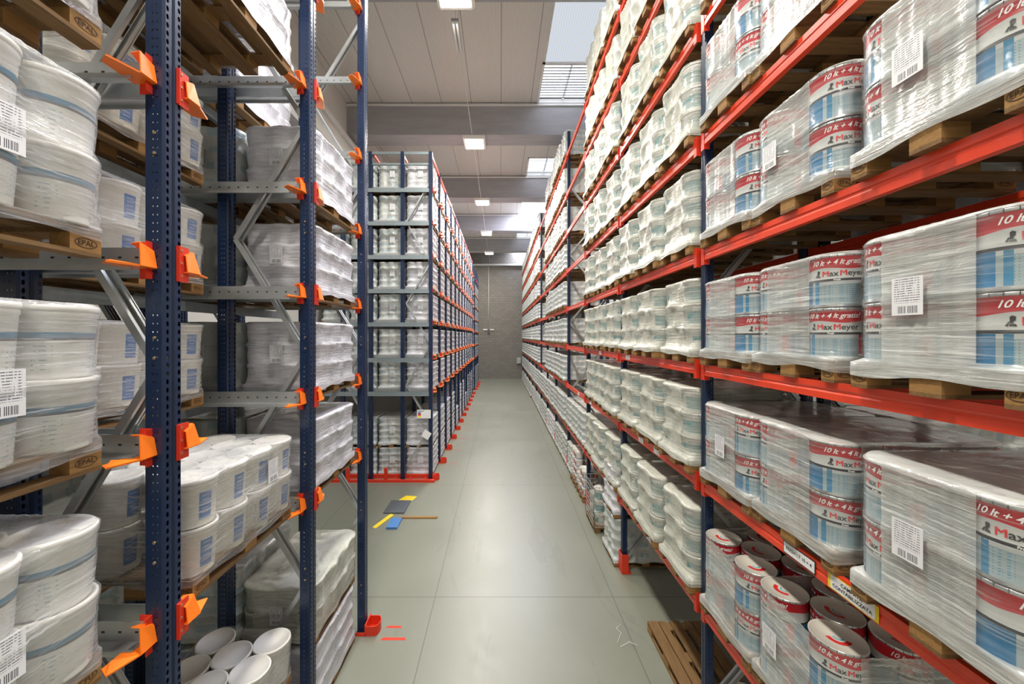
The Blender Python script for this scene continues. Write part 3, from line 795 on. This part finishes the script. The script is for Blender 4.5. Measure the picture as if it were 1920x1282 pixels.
# ------------------------------------------------------------ RIGHT RACK, nearest bay: printed tins
FT = [film_mesh('film', TINC, .163, 2, .36, s, .22, True, cone=False, amp=.0016) for s in (1, 2, 3)]
FTH = film_mesh('filmh', TINC, .163, 2, .36, 5, .15, True, cone=False, amp=.0016)
FTO = film_mesh('film', TINC, .163, 2, .36, 4, .22, False, cone=False, amp=.0016)
PY = [3.67, 2.86, 1.90]
PNAME = ['far pallet', 'middle pallet', 'near pallet']
tin_levels = {0: (0, 1), 1: (0, 1, 2), 2: (0, 1, 2), 3: (0, 1, 2), 4: (0, 1), 5: (0,)}
wrnd = random.Random(3)
for z, ps in tin_levels.items():
    for p in ps:
        X = XR-.09+.6+(0, .02, -.02)[p]; Y = PY[p]; Z = RZ[z]
        pallet((X, Y, Z), 0, 'wooden pallet under the tins, %s of the nearest bay, %s shelf up, right rack' % (PNAME[p], ORD[z]), 'pallets under the printed tins')
        f = put('stretch_wrap', FTO if z == 0 else FTH if p == 2 else FT[(z+p) % 3], loc=(X, Y, Z), label='clear film round the tins, %s of the nearest right bay, %s shelf up' % (PNAME[p], ORD[z]), cat='plastic wrap', group='film round the printed tins')
        if p == 2 or (z, p) in ((3, 1), (1, 0), (0, 1)):
            add_label(f, 'X', {2: .06, 1: .16, 0: .0}[p], .50 if z != 2 else .52, ext=.625, tilt=0)
        for t in range(2):
            for i, (x, y) in enumerate(TINC):
                col = ['aisle row', 'second row', 'third row', 'fourth row', 'rear row'][[0, 0, 1, 2, 2, 3, 4, 4][i]]
                nf = '' if i in (2, 5) else (' near side' if y < 0 else ' far side')
                # lettering faces -Y / the aisle
                a = -PI/2-.55 if y < 0 else PI+.1
                a += wrnd.uniform(-.45, .45)
                if i == 0: a = -PI/2 - wrnd.choice((.15, .3, .5, .75, .95))
                o = put('paint_tin', TIN[0], loc=(X+x, Y+y, Z+.1445+t*.36), rz=a, label='printed paint tin, %s,%s, %s tier, %s, %s shelf, nearest right bay' % (col, nf, ['lower', 'upper'][t], PNAME[p], ORD[z]), cat='paint tin', group='red and blue printed paint tins')
                put('lid', TIN[1], o); put('lettering', TIN[2], o)

# ------------------------------------------------------------ RIGHT RACK, second and third bays: white pails with teal labels
PTC = [(-.43+.215*i, y) for i in range(5) for y in ((-.235, .235) if i % 2 == 0 else (0.0,))]
FP = [film_mesh('film2', PTC, .16, 3, .275, s, .45, True, M=110, amp=.007) for s in (11, 12, 13)]
PN3 = ['near pallet', 'middle pallet', 'far pallet']
for k in (1, 2):
    for z, Z in enumerate(RZ):
        for p in range(3):
            X = XR-.10+.6+random.uniform(-.03, .03); Y = RY[k]+.5+.905*p+random.uniform(-.02, .02)
            pallet((X, Y, Z), 0, 'wooden pallet, %s of the %s, %s shelf up, right rack' % (PN3[p], BAY[k], ORD[z]), 'pallets under the teal-label pails', None)
            f = put('stretch_wrap', FP[(z+p+k) % 3], loc=(X, Y, Z), label='cloudy film round white pails, %s of the %s right, %s shelf up' % (PN3[p], BAY[k], ORD[z]), cat='plastic wrap', group='film round the teal-label pails')
            for t in range(3):
                for i, (x, y) in enumerate(PTC):
                    if i < 2 and z < 6 and (k == 1 or i == 0 or (z < 3 and t < 3)):
                        o = put('paint_pail', PT[0], loc=(X+x, Y+y, Z+.1445+t*.275), rz=-PI/2-.5+random.uniform(-.5, .5) if y < 0 else PI+random.uniform(-.4, .4),
                            label='white teal-label pail, %s corner, %s tier, %s, %s, %s shelf, right rack' % ('near' if y < 0 else 'far', ['bottom', 'middle', 'top'][t], PN3[p], BAY[k], ORD[z]), cat='paint pail', group='white pails with teal labels')
                        put('lid', PT[1], o)
                    elif t == 2 or i <= 2: rest_pail(X+x, Y+y, Z+.1445+t*.275, .158, .27)

# ------------------------------------------------------------ wrapped loads seen as wholes
def load_meshes(mat, cs, r, tiers, th, seeds, tight, M=96, cone=True, amp=.005):
    return [film_mesh(mat, cs, r, tiers, th, s, tight, True, M=M, cone=cone, amp=amp) for s in seeds]
GRID = [(-.45+.3*i, -.265+.265*j) for i in range(4) for j in range(3)]
LD3 = load_meshes('film3', GRID, .15, 4, .19, (21, 22, 23, 24), .8)
LD4 = load_meshes('film4', GRID, .15, 4, .19, (31, 32, 33), .6)
PALm = pallet_mesh(); PALm.name = 'pallet'
def load(loc, rz, ms, label, group, lab=(), i=None):
    t = put('wrapped_pallet_load', None, loc=loc, rz=rz, label=label, cat='wrapped load', group=group)
    put('pallet', PALm, t); put('wrapped_stack', random.choice(ms) if i is None else ms[i], t)
    for l in lab: add_label(t, *l)
    return t
# right rack from the fourth bay on
for k in range(3, 9):
    for z, Z in enumerate(RZ):
        if k in (3, 6) and z > 0: continue
        for p in range(3):
            load((XR-.10+.6+random.uniform(-.03, .03), RY[k]+.5+.905*p, Z), 0, LD3, 'grey film-wrapped pallet load, %s of the %s, %s shelf up, right rack' % (PN3[p].replace(' pallet', ' place'), BAY[k], ORD[z]), 'wrapped loads of the right rack')
far = MB(); src = film_mesh('film3', GRID, .15, 4, .19, 40, .8, True, M=24)
for k in range(9, 13):
    for z, Z in enumerate([0.]+RZ):
        for p in range(3):
            far.mat('film3'); b0 = len(far.v); ox, oy = XR+.5, RY[k]+.5+.905*p
            far.v += [(v.co.x+ox, v.co.y+oy, v.co.z+Z) for v in src.vertices]
            for q in src.polygons: far.face([b0+i for i in q.vertices], True)
            far.mat('wood').box(ox-.6, ox+.6, oy-.4, oy+.4, Z+.11, Z+.144)
            for yy in (-.35, 0, .35): far.box(ox-.6, ox-.45, oy+yy-.05, oy+yy+.05, Z, Z+.11)
far.build('distant_wrapped_loads', label='distant wrapped loads filling the last bays of the right rack', cat='wrapped load', kind='stuff')
# rack behind the right one
for k in range(0, 3):
    for z in (0, 1, 3, 4):
        for p in range(3):
            if (k*7+z*3+p) % 4 == 0: continue
            load((XR+1.42+.6, RY[k]+.5+.905*p, RZ[z]-.1), 0, LD3, 'wrapped load in the rack behind, %s of the %s, %s shelf up' % (PN3[p].replace(' pallet', ' place'), BAY[k], ORD[z]), 'wrapped loads of the rack behind')
# ground level of the right rack
for k in range(3, 9):
    for p in range(3):
        if k == 3 and p < 2: continue
        load((XR-.04+.6, RY[k]+.5+.905*p, 0), 0, LD4 if k == 5 else LD3, 'wrapped load standing on the floor, %s of the %s, right rack' % (PN3[p].replace(' pallet', ' place'), BAY[k]), 'wrapped loads on the floor of the right rack')

# ------------------------------------------------------------ FAR LEFT RACK
q = PI/2
LL = (('Y', .18, .55, .425, .0),)
for k in range(11):
    yc = (FY[k]+FY[k+1])/2
    for z, Z in enumerate(FZ):
        for d in range(4 if k == 0 else 1):
            t = load((-XL-.03-.42-.88*d, yc, Z), q, LD4 if d == 0 else LD3, 'white wrapped load, %s rail up, %s lane of far left rack, %s from aisle' % (ORD[z], ORD[k], ORD[d]), 'wrapped loads of the far left rack')
            if k == 0: add_label(t, 'X', -.05, .55, .628)
    for s in range(2):
        if k in (4, 7) and s == 1: continue
        for d in range(4 if k == 0 else 1):
            t = load((-XL-.03-.42-.88*d, yc, s*.92), q, LD4 if d == 0 else LD3, '%s wrapped load of the floor stack, %s lane, far left rack, %s from aisle' % (['bottom', 'top'][s], ORD[k], ORD[d]), 'floor stacked loads of the far left rack')
            if k == 0: add_label(t, 'X', -.05, .55, .628)
for k in range(3):
    yc = (GY[k]+GY[k+1])/2
    for z, Z in enumerate([0., .92]+[a-.1 for a in FZ[:6]]):
        load((-XL-.4, yc, Z), q, LD3, 'distant wrapped load, %s from the floor, %s lane of the last left rack' % (ORD[z], ORD[k]), 'wrapped loads of the last left rack')

# ------------------------------------------------------------ NEAR LEFT RACK
FA = [film_mesh('filml', PAILC, .16, 2, .352, s, .25, True, cone=True, amp=.0018) for s in (51, 52)]
FB = [film_mesh('filml', PAILC, .158, 2, .332, s, .25, True, cone=True, amp=.0018) for s in (53, 54)]
GRID3 = [(-.45+.3*i, -.265+.265*j) for i in range(4) for j in range(3)]
LG4 = load_meshes('film4', GRID3, .15, 3, .235, (61, 62, 63), .5, M=120)
LG3 = load_meshes('film3', GRID3, .15, 3, .235, (64, 65), .8, M=120)
def pails(loc, ms, h, tiers, idx, lab, group, rot0, z0=.1445):
    for t in range(tiers):
        for i, (x, y) in enumerate(PAILC):
            px, py = place_local(loc, PI/2, x, y)
            if i in idx:
                row = 'aisle row' if i < 4 else 'middle row' if i < 7 else 'rear row'
                n = i if i < 4 else i-4 if i < 7 else i-7
                o = put('paint_pail', ms[0], loc=(px, py, loc[2]+z0+t*(h+.002)), rz=rot0+random.uniform(-.15, .15), label='%s, %s of %s, %s tier' % (lab, ORD[n], row, (['lower', 'upper'] if tiers < 3 else ['bottom', 'middle', 'top'])[t]), cat='paint pail', group=group)
                put('lid', ms[1], o)
            elif t == tiers-1: rest_pail(px, py, loc[2]+z0+t*(h+.002), .156, h)
# lane beside the camera
for z in range(4):
    loc = (-XL-.42, 1.37, LZ[z])
    pallet(loc, q, 'wooden pallet in the lane nearest the camera at left, %s rail level up' % ORD[z], 'pallets of the nearest left lane', ST2 if z == 0 else ST1)
    f = put('stretch_wrap', FA[z % 2], loc=loc, rz=q, label='shiny film round the blue-banded pails, nearest left lane, %s rail level up' % ORD[z], cat='plastic wrap', group='film round the blue-banded pails')
    add_label(f, 'Y', .165, .46, ext=.458)
    pails(loc, PA, .35, 2, range(0, 7), 'blue-banded white pail, nearest left lane, %s level' % ORD[z], 'white pails with a blue band', q*0)
# second lane
yc = 3.155
loc = (-XL-.42, yc, LZ[0])
pallet(loc, q, 'wooden pallet stamped EPAL under the blue-panel pails in the second left lane', 'pallets of the second left lane')
f = put('stretch_wrap', FB[0], loc=loc, rz=q, label='clear film round the blue-panel pails at the front of the second left lane', cat='plastic wrap'); add_label(f, 'Y', .22, .60, ext=.452, me=LBLs)
pails(loc, PBl, .33, 2, range(11), 'blue-panel pail at the aisle, second left lane', 'white pails with blue panels', -.15)
for z in (1, 2, 3):
    loc = (-XL-.42-.88, yc, LZ[z])
    pallet(loc, q, 'wooden pallet set back in the second left lane, %s rail level up' % ORD[z], 'pallets of the second left lane')
    put('stretch_wrap', FB[z % 2], loc=loc, rz=q, label='clear film round the set-back pails in the second left lane, %s level up' % ORD[z], cat='plastic wrap')
    pails(loc, PBl, .33, 2, range(4), 'set-back blue-panel pail, second left lane, %s level' % ORD[z], 'white pails with blue panels, set back', -.15)
for z in (4, 5):
    load((-XL-.42, yc, LZ[z]), q, LG4, 'wrapped load at the aisle in the second left lane, %s rail level up' % ORD[z], 'high loads of the near left rack')
    load((-XL-.42-.88, yc, LZ[z]), q, LG4, 'wrapped load set back in the second left lane, %s rail level up' % ORD[z], 'high loads of the near left rack')
# floor of the second lane
loc = (-XL-.42, yc, .0)
load(loc, q, LD4, 'wrapped load on the floor in the second left lane, under the plain pails', 'floor loads of the near left rack')
loc = (-XL-.42, yc, .93)
pallet((loc[0], loc[1], .93), q, 'wooden pallet under the plain white pails near the floor, second left lane', 'pallets of the second left lane', None)
pails((loc[0], loc[1], .93), pail_meshes('white', .158, .37), .37, 1, range(11), 'plain white pail near floor, second left lane', 'plain white pails', 0)
f = put('stretch_wrap', film_mesh('filml', PAILC, .158, 1, .375, 71, .4, False, amp=.004), loc=(loc[0], loc[1], .93), rz=q, label='clear film round the plain white pails near the floor, second left lane', cat='plastic wrap')
load((-XL-.42-.88, yc, 0), q, LG3, 'wrapped load on the floor set back in the second left lane', 'floor loads of the near left rack')
# third lane
yc = 4.80
for z in range(4):
    for d in range(3):
        t = load((-XL-.42-.88*d, yc, LZ[z]), q, LG4 if d == 0 else LG3, 'wrapped pails, third left lane, %s rail level up, %s from the aisle' % (ORD[z], ORD[d]), 'loads of the third left lane')
        if d < 2: add_label(t, 'X', .0, .5, .628, 0, LBLs)
for z in (4, 5):
    for d in (1, 2):
        load((-XL-.42-.88*d, yc, LZ[z]), q, LG4, 'wrapped load high in the third left lane, %s rail level up, %s from the aisle' % (ORD[z], ORD[d]), 'high loads of the near left rack')
for d in range(3):
    load((-XL-.42-.88*d, yc, 0), q, LG4 if d == 0 else LG3, 'lower wrapped load on the floor, third left lane, %s from the aisle' % ORD[d], 'floor loads of the near left rack')
    zz = .70+.17
    pl = (-XL-.42-.88*d, yc, zz)
    if d == 0:
        pallet(pl, q, 'wooden pallet between the two stacked floor loads, third left lane', 'pallets of the third left lane', None)
        f = put('stretch_wrap', film_mesh('film2', PAILC, .158, 2, .285, 75, .5, True, amp=.006), loc=pl, rz=q, label='film round the top floor stack of pails, third left lane', cat='plastic wrap'); add_label(f, 'X', .0, .4, .628, 0, LBLs)
        pails(pl, pail_meshes('white', .158, .283), .283, 2, (0,1,2,3,4,5,6,7,8,9,10), 'white pail, top floor stack, third left lane', 'white pails of the third left lane', 0)
    else:
        load(pl, q, LG3, 'upper wrapped load on the floor stack, third left lane, %s from the aisle' % ORD[d], 'floor loads of the near left rack')
for z in range(3):
    load((-XL-.42-.88*3, 1.37, LZ[z]), q, LG3, 'dim wrapped load deep in the nearest left lane, %s rail level up' % ORD[z], 'deep loads of the near left rack')
    load((-XL-.42-.88*2, 3.155, LZ[z]), q, LG3, 'dim wrapped load deep in the second left lane, %s rail level up' % ORD[z], 'deep loads of the near left rack')
    load((-XL-.42-.88, 1.37, LZ[z]), q, LG3, 'wrapped load second from the aisle in the nearest left lane, %s rail level up' % ORD[z], 'deep loads of the near left rack')

# ------------------------------------------------------------ floor level, right side
pallet((XR+.33, 4.98, 0), q, 'empty wooden pallet lying on the floor under the right rack', None, None)
for i, (x, y, s) in enumerate(((2.42, 4.35, 1), (2.72, 4.15, 2), (3.02, 4.0, 2), (2.75, 3.8, 2), (3.05, 3.65, 3), (3.35, 4.2, 2), (3.35, 3.8, 3), (2.5, 3.6, 1), (2.85, 3.35, 2), (3.2, 3.3, 2))):
    for t in range(s):
        if i == 0: loc = (x-.02, y-.06, 0)
        o = put('small_pail', PRd[0], loc=(x, y, t*.222), rz=-PI/2+i, label='small white pail on the floor behind the nearest right upright, %s pile, %s up' % (['foremost', 'second', 'third', 'fourth', 'fifth', 'sixth', 'seventh', 'eighth', 'ninth', 'tenth'][i], ORD[t]), cat='paint pail', group='small pails on the floor'); put('lid', PRd[1], o)
# third bay floor: stacked small loads, wire cage
y0 = RY[2]+.52
for s in range(2):
    load((XR+.5, y0, s*.92), 0, LD3 if s == 0 else LD4, '%s wrapped load of the floor stack beside the second right upright' % ['lower', 'upper'][s] if False else ('lower wrapped load of the floor stack behind the red foot guard, right rack' if s == 0 else 'upper wrapped load of the floor stack behind the red foot guard, right rack'), None)
cage = put('wire_cage', None, loc=(XR+.42, RY[2]+1.75, 0), label='galvanised wire mesh cage on a pallet in the third right bay', cat='cage')
b = MB().mat('wood'); b.box(-.6, .6, -.42, .42, .10, .13)
for x in (-.52, 0, .52):
    for y in (-.37, 0, .37): b.box(x-.06, x+.06, y-.05, y+.05, 0, .1)
b.build('base', cage)
b = MB().mat('wire')
for z in [.14+.11*i for i in range(9)]:
    for yy in (-.42, .42): b.bar((-.6, yy, z), (.6, yy, z), .008, .008)
    for xx in (-.6, .6): b.bar((xx, -.42, z), (xx, .42, z), .008, .008)
for i in range(11):
    for yy in (-.42, .42): b.bar((-.6+.12*i, yy, .13), (-.6+.12*i, yy, 1.03), .008, .008, (1, 0, 0))
for i in range(8):
    for xx in (-.6, .6): b.bar((xx, -.42+.12*i, .13), (xx, -.42+.12*i, 1.03), .008, .008, (1, 0, 0))
b.build('mesh_panel', cage)
for i, (x, y, t) in enumerate(((-.38, -.2, 0), (-.38, .2, 0), (-.02, -.2, 0), (-.02, .2, 0), (-.38, -.2, 1), (-.02, .2, 1), (-.38, .2, 1), (-.38, -.2, 2), (-.02, .2, 2))):
    o = put('paint_pail', PT[0], loc=(XR+.42+x, RY[2]+1.75+y, .131+t*.272), rz=PI+i, label='white teal-label pail inside the wire cage, %s of nine' % ORD[i], cat='paint pail', group='pails in the wire cage'); put('lid', PT[1], o)
# fourth bay floor: open stacks of red-label pails on pallets
for p, (yy, xx) in enumerate(((RY[3]+.45, XR+.5), (RY[3]+1.4, XR+.5))):
    pallet((xx, yy, 0), 0, 'wooden pallet on the floor under red-label pails, fourth right bay, %s one' % ['near', 'far'][p], None, None)
    for i in range(4):
        for j in range(3):
            for t in range(3 if p == 0 and i == 0 else 4):
                if p == 0 and i == 0 and j == 2 and t == 2: continue
                o = put('small_pail', PRd[0], loc=(xx-.46+.27*i, yy-.27+.27*j, .145+t*.222), rz=PI+i+j, label='small red-label pail, %s pallet, %s row, %s column, %s layer, fourth bay' % (['near', 'far'][p], ORD[i], ORD[j], ORD[t]), cat='paint pail', group='small red-label pails'); put('lid', PRd[1], o)
rest.build('inner_pails', label='white pails hidden inside the wrapped loads, only lids showing', cat='paint pail', kind='stuff')

# ------------------------------------------------------------ marks and litter on the floor
def mark(name, pts, mat, label, cat, h=.0015):
    b = MB().mat(mat); b.plate([(x, y, .0005) for x, y in pts], h); return b.build(name, label=label, cat=cat)
def px(x, y):           # floor point seen at a photograph pixel
    d = FPX*HC/(y-VY); return ((x-VX)*d/FPX, d)
for (x0, y0, x1, y1, nm) in ((723, 1173, 755, 1177, 'shorter red paint stroke on the floor by the red foot guard'), (713, 1195, 763, 1200, 'longer red paint stroke on the floor nearer the camera')):
    a = px(x0, y1); c = px(x1, y0)
    mark('paint_mark', [(a[0], a[1]), (c[0], a[1]), (c[0]-.03, c[1]), (a[0]+.03, c[1])], 'red', nm, 'floor mark')
for k in range(1, 9):
    mark('paint_mark', [(-XL+.35, FY[k]-.16), (-XL+.62, FY[k]-.16), (-XL+.6, FY[k]-.13), (-XL+.35, FY[k]-.13)], 'red', 'thin red paint stroke on the floor by the %s foot of the far left rack' % ORD[k], 'floor mark')
mark('yellow_marking', [(-2.75, 10.0), (-2.35, 10.0), (-2.28, 10.25), (-2.6, 10.3)], 'yellow', 'yellow floor patch near the red floor rail', 'floor mark')
mark('yellow_marking', [(-2.95, 8.6), (-2.85, 8.55), (-2.62, 9.2), (-2.72, 9.25)], 'yellow', 'slanted yellow floor stripe left of the grey board', 'floor mark')
b = MB().mat('greyb'); b.box(-2.9, -2.38, 9.25, 9.95, .0, .03); b.build('grey_board', label='dark grey board lying on the floor behind the near left rack', cat='board')
b = MB().mat('bluep'); b.box(-2.6, -2.35, 8.5, 8.95, .0, .05); b.build('blue_mat', label='small blue mat on the floor beside the grey board', cat='mat')
b = MB().mat('block'); b.box(-2.4, -2.52+1.0, 9.0, 9.07, 0, .03); b.build('wooden_strip', label='thin brown wooden strip lying on the floor in the gap between left racks', cat='strip')
b = MB().mat('paper'); p0 = [(1.68, 5.35, .01), (1.78, 5.5, .03), (1.74, 5.6, .02), (1.85, 5.7, .01)]; b.tube(p0, .003, 5); b.tube([(1.7, 5.28, .01), (1.85, 5.35, .02), (1.95, 5.3, .01)], .003, 5)
b.build('film_scrap', label='curled scrap of plastic strapping on the floor left of the empty pallet', cat='scrap')
# notice on the far left rack
t = put('rack_notice', None, loc=(-XL-.25, FY[0]-.085, 2.02), label='white notice with coloured squares on the front of the far left rack', cat='notice')
b = MB().mat('paper'); b.box(-.21, .21, -.006, 0, -.13, .13); b.build('board', t)
b = MB().mat('yellow'); b.box(-.18, -.09, -.008, -.006, -.11, -.05); b.mat('rtext').box(-.18, -.09, -.008, -.006, -.045, .01); b.mat('bluep').box(-.18, -.09, -.008, -.006, .015, .06); b.mat('black').box(-.18, .0, -.008, -.006, .085, .1); b.build('print', t)
b = MB().mat('paper'); b.plate([(-2.42, FY[0]-.072, 1.35), (-2.22, FY[0]-.072, 1.22), (-2.10, FY[0]-.072, 1.42), (-2.3, FY[0]-.072, 1.55)], .004)
b.build('paper_note', label='tilted blank sheet of paper hanging below the notice', cat='paper')
